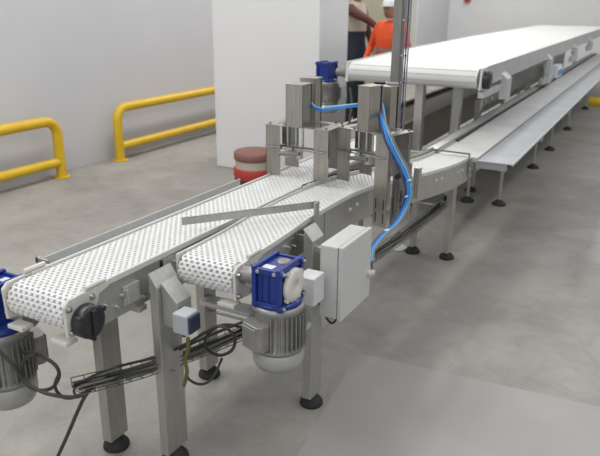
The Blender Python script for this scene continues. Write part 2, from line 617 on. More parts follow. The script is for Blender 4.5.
# joint plate at the far end of the curve
P, T, Rr, U = pB.frame(pB.len)
XJ = Matrix.Translation(P) @ Matrix((Rr, T, Vector((0, 0, 1)))).transposed().to_4x4()
jm = MB().box(.1225, .130, -.03, -.015, -.11, .03, XJ).box(-.13, .13, -.022, -.016, .022, .034, XJ)
jm.build('end_strap', 'steel_dark', cB, .001)
bolts(cB, [(XJ @ Vector((.125, yy, zz)), Rr) for yy in (.012, .035) for zz in (-.01, -.045, -.075)])
MB().box(.119, .125, -.01, .05, -.10, .0, XJ).build('joint_plate', 'zinc', cB, .001)
# near supports
leg(cB, -1.165, -1.122, 2.185, 2.285, .835, .05)
leg(cB, -1.15, -1.11, 4.20, 4.29, .60)
leg(cB, -1.39, -1.36, 4.20, 4.27, .62)
MB().box(-1.655, -1.125, 2.125, 2.20, .408, .43).build('cross_beam', 'box2', cB, .002)
MB().box(-1.39, -1.02, 4.23, 4.28, .60, .625).build('cross_beam', 'steel', cB, .002)
b = MB()
b.box(-1.212, -1.166, 2.2, 2.212, .735, .80).box(-1.212, -1.166, 2.255, 2.267, .735, .80).box(-1.212, -1.206, 2.15, 2.29, .70, .79)
b.build('leg_bracket', 'steel_dark', cB, .001)
bolts(cB, [((-1.212, yy, zz), (1, 0, 0)) for yy, zz in ((2.12, .77), (2.17, .76))], h=.02)
# diverter arm
dv = empty('diverter_arm', (-1.205, 2.36, .8), 'flat steel diverter arm laid diagonally above both white belts', 'arm')
a0, a1 = Vector((-1.56, 1.915, 0)), Vector((-1.20, 2.385, 0))
dd = (a1-a0); ln = dd.length; ang = math.atan2(dd.y, dd.x)
X = Matrix.Translation(Vector((a0.x, a0.y, .862))) @ Matrix.Rotation(ang, 4, 'Z')
MB().box(0, ln, -.002, .002, 0, .030, X).box(0, ln, -.002, .010, .027, .030, X).build('bar', 'steel', dv, .001)
MB().box(-1.204, -1.196, 2.345, 2.385, .70, .893).build('upright', 'steel', dv, .001)
MB().box(-1.212, -1.204, 2.35, 2.38, .70, .76).build('clamp_block', 'black', dv, .002)

# ------------------------------------------------------------- gearmotor
def make_gearmotor(label):
    g = empty('gearmotor', (0, 0, 0), label, 'motor', 'blue gearmotors driving the belts')
    s = .042
    mb = MB()
    mb.box(-s, s, -.066, .066, -.055, .062)
    gb = mb.build('gearbox', 'blue', g, .006, 3)
    fr = MB()
    # raised square rims on the faces of the housing
    for x0, x1 in ((-s-.010, -s+.006), (s-.006, s+.010)):
        fr.box(x0, x1, -.077, .077, .052, .074).box(x0, x1, -.077, .077, -.07, -.05).box(x0, x1, -.077, -.060, -.05, .052).box(x0, x1, .060, .077, -.05, .052)
    fr.box(-s, s, -.074, -.062, .048, .068).box(-s, s, .062, .074, .048, .068)
    fr.box(-s, s, -.074, -.062, -.066, -.048)
    for xx in (-.02, .005):
        fr.box(xx-.003, xx+.003, -.070, -.05, -.05, .05)
    for zz in (.060, -.058):
        fr.cyl((s+.008, -.066, zz), (s+.016, -.066, zz), .012, n=12).cyl((s+.008, .066, zz), (s+.016, .066, zz), .012, n=12)
    fr.build('housing_rim', 'blue', gb, .003)
    bolts(gb, [((s+.015, yy, zz), (1, 0, 0)) for yy in (-.066, .066) for zz in (-.058, .060)]+[((xx, -.074, .058), (0, -1, 0)) for xx in (-.03, .03)], r=.005, h=.004)
    MB().box(-.030, .008, -.050, -.022, .062, .0632).build('label_plate', 'label', gb)
    MB().lathe([(.026, 0), (.026, .0015), (.018, .003)], (.005, .028, .062), 'z', 24).build('oil_plug', 'steel_dark', gb)
    # white output cover on the outer face
    c = MB()
    c.lathe([(.056, 0), (.058, .004), (.056, .013), (.048, .018), (.012, .018), (.010, .014), (.001, .014)], (s+.008, 0, 0), 'x', 36)
    cov = c.build('output_cover', 'ivory', g)
    for a in (.6, 2.2, 3.9, 5.3):
        MB().cyl((s+.008, .058*math.cos(a), .058*math.sin(a)), (s+.020, .058*math.cos(a), .058*math.sin(a)), .008, n=10).build('cover_lug', 'ivory', cov)
    # shaft collar towards the conveyor
    MB().lathe([(.034, 0), (.034, .02), (.028, .03), (.028, .075)], (-s-.115, 0, 0), 'x', 28).build('shaft_collar', 'motor', g)
    # motor
    f = MB(); f.lathe([(.050, -.046), (.062, -.052), (.078, -.058), (.078, -.068), (.03, -.070)], n=36)
    f.build('adapter_flange', 'blue', g)
    m = MB(); m.lathe([(.050, -.068), (.084, -.070), (.088, -.082), (.082, -.094), (.078, -.215), (.087, -.218), (.087, -.232), (.05, -.234)], n=40)
    mo = m.build('motor_body', 'motor', g)
    fins = MB()
    A0 = R(252)
    for k in range(34):
        a = 2*PI*k/34
        if abs(((a-A0+PI) % (2*PI))-PI) < R(24): continue
        X = Matrix.Rotation(a, 4, 'Z')
        fins.box(.072, .093, -.0019, .0019, -.216, -.094, X)
    fins.build('cooling_fins', 'motor', mo)
    cw = MB(); cw.lathe([(.084, -.232), (.087, -.238), (.086, -.275), (.076, -.296), (.035, -.302), (.001, -.302)], n=40)
    cw.build('fan_cowl', 'cowl', g)
    X = Matrix.Rotation(A0, 4, 'Z')
    t = MB()
    t.prism([(.065, -.046), (.065, .046), (.108, .046), (.122, .032), (.122, -.032), (.108, -.046)], -.205, -.115, 'z', X)
    tb = t.build('terminal_box', 'motor', g, .004)
    t = MB(); t.prism([(.122, -.033), (.122, .033), (.127, .029), (.127, -.029)], -.198, -.122, 'z', X)
    t.build('terminal_lid', 'motor', tb, .002)
    return g


gm = make_gearmotor('blue gearbox with white round cover and grey finned motor, hanging at the middle belt')
g2 = copy_tree(gm)
g2['label'] = 'blue gearbox and dark finned motor cut off by the left edge of the photo'
g2.scale = (1.15, 1.15, 1.3); g2.location = (-1.955, 1.35, .665); g2.rotation_euler = (0, 0, PI)
g3 = copy_tree(gm)
g3['label'] = 'blue gearbox and grey motor farthest back, under the wide upper belt'
g3.location = (-2.62, 5.32, 1.10); g3.rotation_euler = (0, 0, PI); g3.scale = (1.2, 1.2, 1.2)
gm.location = (-1.043, 1.775, .79); gm.scale = (1.07, 1.07, 1.05)

# grey junction box behind the middle motor
jb_ = MB().box(-1.11, -1.035, 2.03, 2.12, .585, .70)
o = tag(jb_.build('junction_box', 'box2', None, .004), 'small pale grey junction box just behind the blue gearbox', 'box')
MB().box(-1.121, -1.11, 2.05, 2.19, .60, .66).build('mounting_bracket', 'steel', o, .001)

# -------------------------------------------------------------- enclosure
en = empty('control_box', (-1.02, 2.3, .49), 'large light grey control box with a hinged door beside the middle belt', 'control box')
MB().box(-1.075, -.997, 2.155, 2.44, .485, .795).build('body', 'box', en, .006, 3)
dr = MB().box(-.994, -.974, 2.152, 2.443, .482, .798).build('door', 'box', en, .005, 3)
MB().box(-.998, -.993, 2.16, 2.435, .49, .79).build('door_seal', 'black', en)
lk = MB(); lk.lathe([(.013, 0), (.013, .012), (.009, .016), (.001, .016)], (-.974, 2.415, .60), 'x', 20)
lk.box(-.962, -.950, 2.408, 2.44, .592, .606)
lk.build('lock', 'ivory', dr, .001)
MB().box(-1.122, -1.075, 2.2, 2.23, .74, .76).box(-1.122, -1.075, 2.2, 2.23, .52, .54).build('mounting_bracket', 'steel', en)
gl = MB()
for yy in (2.20, 2.25, 2.30):
    gl.cyl((-1.04, yy, .485), (-1.04, yy, .465), .010, n=12)
gl.build('cable_gland', 'black', en)

# switch on the front leg
sw = empty('switch_box', (-1.315, 1.6, .66), 'small pale grey switch with a dark blue cap on the front leg', 'switch')
MB().box(-1.350, -1.285, 1.575, 1.645, .605, .682).build('housing', 'switch', sw, .007, 3)
MB().box(-1.285, -1.275, 1.580, 1.640, .612, .675).build('cap', 'bluedark', sw, .005, 2)
MB().cyl((-1.32, 1.60, .605), (-1.32, 1.60, .588), .008, n=12).build('cable_gland', 'olive', sw)

# ----------------------------------------------------------------- gantries
def gantry(name_label, group, X, w, depth, zt, zl, zr, bw, boxes, low_bar, pw=.085):
    """two inverted-U sheet frames astride a belt, tied together, carrying sheet metal boxes.  X: local frame, origin at left front corner, z world"""
    g = empty('gantry', tuple(X.translation), name_label, 'gantry', group)
    t = .004
    for k, yy in enumerate((0, depth)):
        l = MB(); l.box(0, pw, yy, yy+t, zl, zt, X).box(0, t, yy, yy+.02, zl, zt, X)
        l.build('leg_plate', 'steel_warm', g, .001)
        sh = .022 if k else 0
        r = MB(); r.box(w-pw-sh, w-sh, yy, yy+t, zr if k == 0 else zr+.02, zt, X).box(w-t-sh, w-sh, yy, yy+.022, zr+.12, zt, X)
        if k == 0 and zr < .7:
            ro = r.build('leg_plate', 'steel_warm', g, .001)
            for xx in (.018, .066):
                for z0 in (.02, .09):
                    MB().box(w-pw+xx-.003, w-pw+xx+.003, -.0012, -.0002, zr+z0, zr+z0+.052, X).build('slot', 'black', ro)
        else:
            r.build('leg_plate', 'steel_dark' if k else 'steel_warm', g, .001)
    # top: front and rear strips with slots between them
    tp = MB()
    tp.box(0, w, -.004, .030, zt, zt+.004, X).box(0, w, depth-.022, depth+.012, zt, zt+.004, X)
    tp.box(0, .05, .030, depth-.022, zt, zt+.004, X).box(w-.07, w, .030, depth-.022, zt, zt+.004, X).box(w*.45, w*.52, .03, depth-.022, zt, zt+.004, X)
    top = tp.build('top_plate', 'steel_warm', g, .001)
    bl = []
    for xx, yy in ((.02, .012), (w-.02, .012), (w*.5, .012), (w-.02, depth-.005), (w-.055, depth-.005), (w*.5, depth-.005), (w*.3, .012), (w*.75, .012)):
        bl.append((X @ Vector((xx, yy, zt+.004)), (0, 0, 1)))
    bolts(top, bl, 'steel_dark', r=.006)
    # lower bar with hanging clamps and rods
    lb = MB()
    lb.cyl(X @ Vector((.0, -.012, low_bar)), X @ Vector((w-.02, -.012, low_bar)), .004, n=8)
    lb.box(.0, w-pw, .03, .05, low_bar-.004, low_bar+.004, X)
    lb.build('lower_bar', 'steel_dark', g)
    for xx in (.105, .155, .195):
        MB().cyl(X @ Vector((xx, .045, zt)), X @ Vector((xx, .045, low_bar-.01)), .006, n=10).build('guide_rod', 'chrome', g)
    pl = MB(); pl.box(.055, .105, .07, .12, low_bar-.0, zt, X)
    pl.build('stroke_cylinder', 'steel_dark', g, .003)
    for xx in (.10, .17):
        MB().box(xx, xx+.025, .02, .05, low_bar-.057, low_bar-.006, X).build('clamp_jaw', 'box', g, .003)
    ac = MB(); ac.cyl(X @ Vector((.08, .0, low_bar-.035)), X @ Vector((.20, .0, low_bar-.022)), .010, n=14)
    ac.build('small_cylinder', 'steel_dark', g)
    for xx in (.10, .17):
        MB().cyl(X @ Vector((xx, -.012, low_bar-.006)), X @ Vector((xx, -.012, low_bar+.010)), .005, n=10).build('knob', 'black', g)
    for (x0, x1, y0, y1, z0, z1) in boxes:
        bm_ = MB()
        tt = .003
        # folded box, open towards +x near its rear edge
        bm_.box(x0, x1, y0, y0+tt, z0, z1, X).box(x0, x0+tt, y0, y1, z0, z1, X).box(x1-tt, x1, y0, y1-.018, z0, z1, X)
        bm_.box(x0, x1, y1-tt, y1, z0, z1, X).box(x0-.002, x1+.002, y0-.002, y1+.002, z1, z1+tt, X)
        bm_.build('cover_box', 'steel_warm', g, .001)
    sl = MB()
    sl.box(.12, .16, .05, .055, low_bar+.01, zt-.01, X)
    sl.build('guide_plate', 'steel_dark', g)
    return g


XL = Matrix.Translation(Vector((-1.775, 2.9, 0)))
gantry('left steel gantry with two upright covers astride the straight belt', 'steel gantries over the belts', XL, .365, .20, 1.085, .825, .825, .1,
       [(.118, .215, .0, .105, 1.09, 1.298), (.105, .195, .175, .255, 1.05, 1.312)], .975)
XR = Matrix.Translation(Vector((-1.418, 3.02, 0))) @ Matrix.Rotation(R(-17), 4, 'Z')
gantry('right steel gantry with blue hoses running over it, astride the curving belt', 'steel gantries over the belts', XR, .335, .18, 1.085, .815, .625, .1,
       [(.125, .200, -.0, .10, 1.09, 1.305), (.115, .205, .155, .225, 1.05, 1.290)], .975)
# small inner bracket and sensor beside the right gantry
sb = empty('sensor_bracket', (-1.03, 3.0, .8), 'slotted steel sensor bracket with black knobs below the right gantry', 'bracket')
XS = Matrix.Translation(Vector((-1.085, 3.0, 0))) @ Matrix.Rotation(R(-17), 4, 'Z')
MB().box(.0, .07, .03, .034, .66, .95, XS).build('plate', 'steel', sb, .001)
for xx in (.012, .05):
    MB().box(xx, xx+.006, .028, .0302, .70, .80, XS).build('slot', 'black', sb)
MB().cyl((-1.06, 2.99, .89), (-1.06, 2.945, .888), .013, n=14).build('knob', 'black', sb)
MB().cyl((-1.04, 2.985, .885), (-1.0, 2.94, .873), .010, n=12).build('knob', 'black', sb)
MB().box(-1.09, -1.082, 2.96, 2.985, .62, .78).build('clamp_strip', 'steel_dark', sb)
MB().box(-1.072, -1.066, 2.96, 2.985, .66, .84).build('clamp_strip', 'steel_dark', sb)
MB().box(-1.028, -1.001, 3.10, 3.112, .747, .905).box(-1.003, -.999, 3.10, 3.14, .747, .905).build('end_angle', 'steel', sb, .001)
MB().box(-1.06, -1.02, 3.1, 3.112, .79, .81).build('clamp_strip', 'steel_dark', sb)

# tall post behind the right gantry
po = empty('post', (-1.27, 3.42, .62), 'tall square steel post rising out of the picture behind the right gantry', 'post')
MB().box(-1.292, -1.245, 3.39, 3.44, .64, 2.5).build('tube', 'steel_dark', po, .004)
MB().box(-1.31, -1.23, 3.38, 3.46, .62, .645).build('foot_plate', 'steel', po)
MB().box(-1.315, -1.242, 3.385, 3.392, 1.275, 1.285).build('clip', 'chrome', po)
for z in (.95, 1.12, 1.28, 1.42, 1.6):
    MB().box(-1.245, -1.205, 3.40, 3.405, z, z+.006).build('cable_clip', 'chrome', po)
for k, (dx, m_, lab) in enumerate(((-.012, 'cableg', 'grey cable clipped to the tall post, nearest to it'), (.0, 'hosed', 'dark blue hose clipped beside the tall post'), (.012, 'cableg', 'grey cable clipped to the tall post, outermost'))):
    mb = MB().tube([(-1.215+dx, 3.397, .86), (-1.215+dx, 3.397, 1.3), (-1.213+dx, 3.397, 1.8), (-1.215+dx, 3.397, 2.5)], .004, 8)
    tag(mb.build('post_hose' if 'hose' in lab else 'post_cable', m_), lab, 'cable', 'cables on the tall post')

# ------------------------------------------------------------- blue hoses
def hose(name, pts, r, m, label, cat, group):
    return tag(MB().tube(pts, r, 8, True, 6).build(name, m), label, cat, group)


G1 = 'blue air hoses of the gantries'
main = [((379, 108), 3.10), ((383, 122), 2.98), ((388, 138), 2.92), ((396, 155), 2.90), ((405, 172), 2.88), ((409, 188), 2.86), ((406, 205), 2.84), ((396, 223), 2.78), ((382, 236), 2.70), ((372, 250), 2.60), ((371, 262), 2.52)]
offs = [(0, 0, 'hose', .007, 'thick bright blue air hose curving down past the right gantry'),
        (3.5, -2, 'hose2', .0055, 'pale blue air hose on the outer side of the drooping bundle'),
        (-3, 2.5, 'hosed', .0065, 'navy blue air hose on the inner side of the drooping bundle'),
        (1.5, 2.5, 'hose', .0055, 'bright blue air hose hanging lowest in the drooping bundle'),
        (6, -3, 'cableg', .0045, 'thin grey cable running along the drooping blue bundle')]
for j, (du, dv_, m_, r_h, lab) in enumerate(offs):
    pts = []
    for i, ((u, v), y) in enumerate(main):
        w = .35+.65*min(1, i/2) if i < 9 else .8
        pts.append(at(u+du*w*.85-1, v+dv_*w*.4, y-.003*j))
    hose('air_hose' if 'hose' in lab else 'cable', pts, r_h*.72, m_, lab, 'hose', G1)
# upper second branch leaving the box top
hose('air_hose', [at(383, 104, 3.12), at(385, 118, 3.02), at(388, 132, 2.96), at(391, 142, 2.92)], .005, 'hose2', 'short pale blue air hose dropping out of the right cover box', 'hose', G1)
hose('black_cable', [at(394, 150, 2.93), at(396, 163, 2.95), at(403, 180, 2.93), at(406, 192, 2.9), at(401, 198, 2.9), at(400, 203, 2.9), at(406, 212, 2.88)], .004, 'cable', 'kinked black cable under the knobs by the drooping hoses', 'cable', G1)
left = [((310, 98), 3.02), ((313, 105), 3.0), ((320, 108), 2.98), ((335, 106.5), 2.98), ((357, 104), 3.0), ((366, 103), 3.06)]
for j, (dv_, m_, r_h, lab) in enumerate(((0, 'hose2', .0062, 'pale blue air hose on top of the bundle between the two gantries'), (2.2, 'hose', .006, 'bright blue air hose low in the bundle between the two gantries'))):
    hose('air_hose', [at(u, v+dv_*(1 if i > 0 else 3), y) for i, ((u, v), y) in enumerate(left)], r_h*.85, m_, lab, 'hose', G1)
# white ties
for (u, v, y, lab) in ((392, 133, 2.93, 'white cable tie on the hose bundle, nearest the gantry top'), (410, 180, 2.865, 'white cable tie on the hose bundle at knob height'),
                  (407, 196, 2.85, 'white cable tie on the hose bundle below the knobs'), (387, 230, 2.73, 'white cable tie where the hoses bend to the control box'),
                  (324, 107.5, 2.98, 'white cable tie on the bundle beside the left gantry')):
    c = at(u, v, y)
    n_ = (at(u+2, v-4, y)-c).normalized() if v > 120 else Vector((0, .2, 1)).normalized()
    nn = Vector((1, 0, 0)) if v < 120 else (at(u+1.5, v+6, y)-c).normalized()
    mb = MB(); mb.cyl(c-nn*.0025, c+nn*.0025, .0125 if v > 120 else .010, n=14)
    tag(mb.build('cable_tie', 'tie'), lab, 'cable tie', 'white cable ties')

# ----------------------------------------------------------- cable tray
tp = [(-1.535, 1.30, .47), (-1.47, 1.60, .41), (-1.38, 2.1, .355), (-1.27, 2.75, .37), (-1.19, 3.4, .385), (-1.15, 4.12, .41)]
pT = Path(tp, 6)
ct = MB()
W2 = .032


def tray_pt(t, l, h):
    P, T, Rr, U = pT.frame(t)
    return P+Rr*l+Vector((0, 0, h))


nt_ = 60
for l, h in ((-W2, .036), (-W2, .018), (-W2, 0), (-.015, 0), (.015, 0), (W2, 0), (W2, .018), (W2, .036)):
    ct.tube([tray_pt(pT.len*i/24, l, h) for i in range(25)], .0022, 5, smooth=False)
for i in range(nt_+1):
    t = pT.len*i/nt_
    ct.tube([tray_pt(t, -W2, .036), tray_pt(t, -W2, 0), tray_pt(t, W2, 0), tray_pt(t, W2, .036)], .0018, 5, smooth=False)
tray = tag(ct.build('cable_tray', 'wire'), 'wire mesh cable tray slung below the conveyors', 'cable tray')
for q in ((-1.656, -1.35, 2.2, 2.215, .338, .345), (-1.51, -1.40, 1.63, 1.645, .400, .405), (-1.37, -1.13, 4.14, 4.155, .398, .405)):
    MB().box(*q).build('tray_bracket', 'steel', tray)
for k, (l, h, r_h, m_) in enumerate(((-.022, .009, .006, 'cable'), (-.004, .008, .005, 'cable'), (.010, .009, .006, 'cable'), (.024, .008, .005, 'cableg'), (-.014, .020, .005, 'cable'), (.004, .021, .0055, 'cable'), (.018, .021, .004, 'cableg'))):
    pts = [tray_pt(pT.len*i/16, l+random.uniform(-.006, .006), h+random.uniform(-.003, .004)) for i in range(1 if k % 2 else 0, 17)]
    tag(MB().tube(pts, r_h, 8).build('cable', m_), 'dark cable lying lengthwise in the wire mesh tray', 'cable', 'cables in the mesh tray')


def px(pts, y0, y1=None):
    n = len(pts)
    y1 = y0 if y1 is None else y1
    return [at(u, v, y0+(y1-y0)*i/(n-1)) for i, (u, v) in enumerate(pts)]


G2 = 'loose looped cables'
hose('motor_cable', px([(22, 352), (30, 352), (44, 357), (56, 366), (59, 376), (54, 386), (46, 390), (34, 389), (24, 381), (21, 368), (27, 357), (36, 355)], 1.34, 1.30), .0065, 'cable', 'dark cable looped beside the left motor', 'cable', G2)
hose('motor_cable', px([(0, 352), (14, 366), (24, 380), (40, 391), (58, 396), (74, 397), (86, 394)], 1.24, 1.32), .0065, 'cable', 'dark cable from the left edge to the end of the tray', 'cable', G2)
hose('motor_cable', px([(58, 376), (55, 385), (58, 393), (66, 398), (78, 396), (95, 386), (120, 377), (152, 370)], 1.30, 1.45), .006, 'cable', 'dark cable passing from the loop into the tray', 'cable', G2)
hose('motor_cable', px([(92, 388), (84, 398), (76, 415), (68, 434), (58, 456), (50, 475)], 1.33, 1.25), .0065, 'cable', 'dark cable hanging from the tray end to the floor', 'cable', G2)
hose('motor_cable', px([(155, 358), (120, 366), (95, 375), (78, 384), (74, 392), (80, 396), (92, 388), (110, 376), (155, 362)], 1.50, 1.42), .005, 'cable', 'thin cable bent back in a hairpin at the tray end', 'cable', G2)
hose('motor_cable', px([(262, 322), (246, 328), (232, 325), (219, 326), (208, 334), (205, 345), (212, 353), (222, 355), (232, 350), (235, 340), (230, 331), (220, 326), (206, 332), (190, 342), (165, 354)], 1.80, 1.66), .006, 'cable', 'dark cable looped under the middle belt left of its motor', 'cable', G2)
hose('motor_cable', px([(262, 316), (240, 323), (215, 333), (185, 347), (160, 358)], 1.82, 1.66), .005, 'cable', 'thin dark cable running straight to the middle motor', 'cable', G2)
hose('switch_cable', px([(188, 338), (188, 350), (185, 360), (187, 372), (184, 386)], 1.58, 1.60), .007, 'olive', 'olive strap hanging straight down below the small switch', 'cable', G2)
hose('switch_cable', px([(186, 366), (188, 378), (198, 384), (208, 382), (216, 372), (222, 358)], 1.60, 1.75), .005, 'cable', 'dark cable sagging between the front leg and the looped cable', 'cable', G2)
hose('box_cable', px([(322, 304), (328, 312), (336, 318), (343, 315), (346, 306)], 2.22, 2.30), .005, 'cable', 'black cable loop hanging under the control box, upper one', 'cable', G2)
hose('box_cable', px([(318, 300), (323, 312), (331, 323), (337, 318), (340, 306)], 2.20, 2.28), .005, 'cable', 'black cable loop hanging under the control box, lower one', 'cable', G2)
hose('lock_cable', px([(372, 268), (372, 258), (377, 250), (388, 242), (400, 232)], 2.5, 2.85), .004, 'cable', 'thin dark cable from the control box to the tray', 'cable', G2)
hose('gearbox_cable', px([(34, 280), (24, 283), (12, 287), (0, 292), (-10, 296)], 1.42, 1.3), .006, 'cable', 'black cable behind the end of the straight belt', 'cable', G2)
hose('upper_cable', px([(350, 88), (352, 104), (350, 118), (349, 140), (352, 200)], 5.2, 5.0), .012, 'cable', 'black cable under the corner of the wide upper belt', 'cable', G2)

# -------------------------------------------------- lane and tray on the right
cC = empty('belt_conveyor', (-1.13, 9, 0), 'long low steel slat lane with black edge strip leading into the distance', 'conveyor')
pC = Path([(-1.13, 4.29, .722), (-1.13, 14.6, .722)])
mb = MB(); sweep(mb, pC, -.135, .135, -.03, 0)
mb.build('lane_bed', 'lane', cC)
rail(pC, 1, .136, .142, -.09, .002, cC, 0, m='steel', name='side_plate')
rail(pC, -1, .136, .142, -.09, .02, cC, 0, m='steel', name='side_plate')
rail(pC, -1, .120, .133, 0.0001, .018, cC, .45, m='rubber', name='edge_strip')
rail(pC, -1, .150, .215, .012, .022, cC, 0, m='steel_light', name='guide_rail')
rail(pC, -1, .150, .156, -.05, .012, cC, 0, m='steel', name='guide_web')
for yy in (5.6, 7.7, 9.8, 11.9, 13.2):
    MB().box(-1.25, -.995, yy, yy+.006, .7218, .7226).build('bed_seam', 'steel', cC)


def rod_leg(parent, x, y, zt, r=.014):
    m_ = MB().cyl((x, y, .04), (x, y, zt), r, n=12).cyl((x, y, .30), (x, y, zt), r*1.6, n=14)
    o = m_.build('leg', 'steel', parent)
    f = MB().lathe([(.06, 0), (.063, .008), (.055, .022), (.03, .04), (.016, .05)], (x, y, 0), n=20)
    f.build('rubber_foot', 'rubber', o)


for (x, y) in ((-1.37, 5.68), (-1.10, 5.72), (-1.085, 7.28), (-1.075, 8.33), (-1.075, 9.85), (-1.37, 7.28), (-1.37, 9.85), (-1.08, 12.0)):
    rod_leg(cC, x, y, .63)
for y in (5.70, 7.28, 8.33, 9.85, 12.0):
    MB().box(-1.40, -.80, y-.02, y+.02, .60, .64).build('cross_beam', 'steel', cC)
tr_ = empty('drip_tray', (-.87, 9, .7), 'flat folded steel side tray along the low lane, nearest the open floor', 'tray')
MB().box(-.987, -.757, 4.24, 14.8, .712, .716).build('sheet', 'sheet', tr_)
MB().box(-.760, -.755, 4.24, 14.8, .703, .720).build('outer_lip', 'box2', tr_)
MB().box(-.987, -.757, 4.236, 4.242, .712, .719).build('front_hem', 'box2', tr_)
MB().box(-.987, -.790, 4.244, 4.248, .665, .712).build('front_lip', 'sheet', tr_)
MB().box(-.990, -.982, 4.24, 14.8, .716, .722).build('inner_seam', 'steel_dark', tr_)

# ------------------------------------- grey panelled conveyor behind
cD = empty('panel_conveyor', (-1.8, 9, 0), 'grey steel conveyor with tall dark side panels under the upper belt', 'conveyor')
pD = Path([(-2.10, 4.75, .70), (-2.10, 15, .70)])
mb = MB(); sweep(mb, pD, -.20, .20, -.06, -.03); mb.build('bed', 'steel', cD)
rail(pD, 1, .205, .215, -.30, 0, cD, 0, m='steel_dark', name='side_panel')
rail(pD, 1, .20, .235, 0, .012, cD, 0, m='steel_light', name='top_rail')
rail(pD, 1, .165, .19, -.03, -.006, cD, 0, m='rubber', name='edge_strip')
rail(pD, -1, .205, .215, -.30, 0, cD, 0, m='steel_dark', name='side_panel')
rail(pD, -1, .19, .225, 0, .012, cD, 0, m='steel_light', name='top_rail')
for y in (4.9, 7.0, 9.5, 12.5):
    for x in (-2.27, -1.93):
        leg(cD, x-.02, x+.02, y-.03, y+.03, .50, 0, m='steel')
for y in (6.9, 8.4, 10.2):
    MB().box(-1.884, -1.876, y, y+.03, .40, .70).build('panel_joint', 'steel', cD)
MB().box(-1.86, -1.36, 4.62, 4.66, .60, .64).build('lower_frame', 'steel', cD, .002)
MB().box(-1.56, -1.50, 4.66, 9.5, .56, .60).build('lower_frame', 'steel', cD, .002)
MB().box(-1.86, -1.82, 4.66, 4.9, .60, .64).build('lower_frame', 'steel', cD, .002)

# ----------------------------------------------------- wide upper conveyor
cU = empty('upper_conveyor', (-1.8, 9, 0), 'wide white belt conveyor raised above the others at the back', 'conveyor')
ZU = 1.2
YN = 5.28
RN = .078
outl = [(-2.36, YN), (-2.50, 7.0), (-2.60, 10.0), (-2.64, 16)]
outr = [(-1.27, 16), (-1.27, YN)]
bt = MB(); bt.prism(outl+outr, ZU-2*RN, ZU, 'z')
# nose half-cylinder
nv = []; n = 16
for x in (-2.36, -1.27):
    for k in range(n+1):
        a = PI/2+PI*k/n
        nv.append((x, YN+RN*math.cos(a), ZU-RN+RN*math.sin(a)))
nf = [(k, k+1, n+2+k, n+1+k) for k in range(n)]
bt.add(nv, nf, True)
bt.build('belt', 'belt_far', cU)
for a in (40, 75, 110):
    rows = MB()
    aa = PI/2+R(a)
    for k in range(46):
        x = -2.35+1.07*(k+.3)/46
        c = Vector((x, YN+(RN+.0005)*math.cos(aa), ZU-RN+(RN+.0005)*math.sin(aa)))
        rows.box(c.x, c.x+.010, c.y-.0025, c.y+.0025, c.z-.003, c.z+.003)
    rows.build('hinge_slot_row', 'steel_dark', cU)


def plate_along(pts, th, z0, z1, name, m, dx=0):
    for a, b in zip(pts[:-1], pts[1:]):
        a = Vector((a[0]+dx, a[1], 0)); b = Vector((b[0]+dx, b[1], 0))
        d = (b-a); L_ = d.length; an = math.atan2(d.y, d.x)
        X = Matrix.Translation(a) @ Matrix.Rotation(an, 4, 'Z')
        MB().box(0, L_, -th/2, th/2, z0, z1, X).build(name, m, cU)


plate_along([(-1.26, YN+.05), (-1.26, 16)], .006, ZU-.15, ZU+.006, 'side_plate', 'steel_light', .008)
plate_along([(-2.36, YN+.05), (-2.50, 7.0), (-2.60, 10.0), (-2.64, 16)], .006, ZU-.165, ZU+.010, 'side_plate', 'steel_light', -.008)
for x0, x1 in ((-1.252, -1.235), (-2.388, -2.362)):
    MB().prism([(YN-.08, ZU-.16), (YN+.08, ZU-.17), (YN+.10, ZU-.03), (YN+.10, ZU+.008), (YN-.06, ZU+.006)], x0, x1, 'x').build('end_plate', 'ivory', cU, .004)
cp = MB(); cp.lathe([(.066, 0), (.070, .005), (.070, .045), (.055, .055), (.001, .055)], (-1.235, YN+.01, ZU-.085), 'x', 28)
cp.build('end_cap', 'black', cU)
cl_ = MB(); cl_.lathe([(.045, 0), (.06, .01), (.06, .03), (.035, .035), (.001, .035)], (-2.425, YN+.01, ZU-.085), 'x', 24)
cl_.build('bearing', 'motor', cU)
for (x, y, w) in ((-1.765, 5.34, .07), (-1.525, 5.62, .07)):
    leg(cU, x-w/2, x+w/2, y-.02, y+.06, ZU-.16, 0, m='steel')
# gusset next to the second leg
MB().prism([(5.66, 1.04), (5.78, 1.04), (5.66, .90)], -1.53, -1.52, 'x').build('gusset', 'steel', cU)
for y, zb in ((5.98, .88), (8.35, .78), (10.7, .86), (12.75, .90)):
    xb = -1.256
    w = .17
    hb = MB()
    hb.prism([(xb, zb), (xb+.065, zb), (xb+.065, 1.06), (xb, 1.115)], y, y+w, 'y')
    hb.build('hood_bracket', 'steel_light', cU, .003)
    MB().box(xb-.02, xb+.03, y-(.68 if y < 6 else .12), y+w, zb+(.09 if y < 6 else 0), zb+(.14 if y < 6 else .07)).build('bracket_shelf', 'steel_light', cU, .002)
    bolts(cU, [((xb, y-.06, zz), (1, 0, 0)) for zz in (1.0, 1.06)], r=.018, h=.03)
    leg(cU, -1.46, -1.41, y+.02, y+.10, zb-.02, 0, m='steel')
# near hood continues down to a plate hanging behind the lane rail
MB().box(-1.45, -1.445, 6.2, 9.5, .76, .92).build('hanging_panel', 'steel_dark', cU)
bolts(cU, [((-1.445, yy, .80), (1, 0, 0)) for yy in (6.35, 6.6, 7.0, 7.4)], 'pe', r=.014)

ca = empty('carton', (-1.27, 9.55, .745), 'small white and blue carton under the upper belt beside the lane', 'carton')
MB().box(-1.33, -1.24, 9.35, 9.75, .745, .90).build('body', 'white', ca, .004)
MB().box(-1.239, -1.236, 9.4, 9.72, .77, .84).build('blue_band', 'cblue', ca)

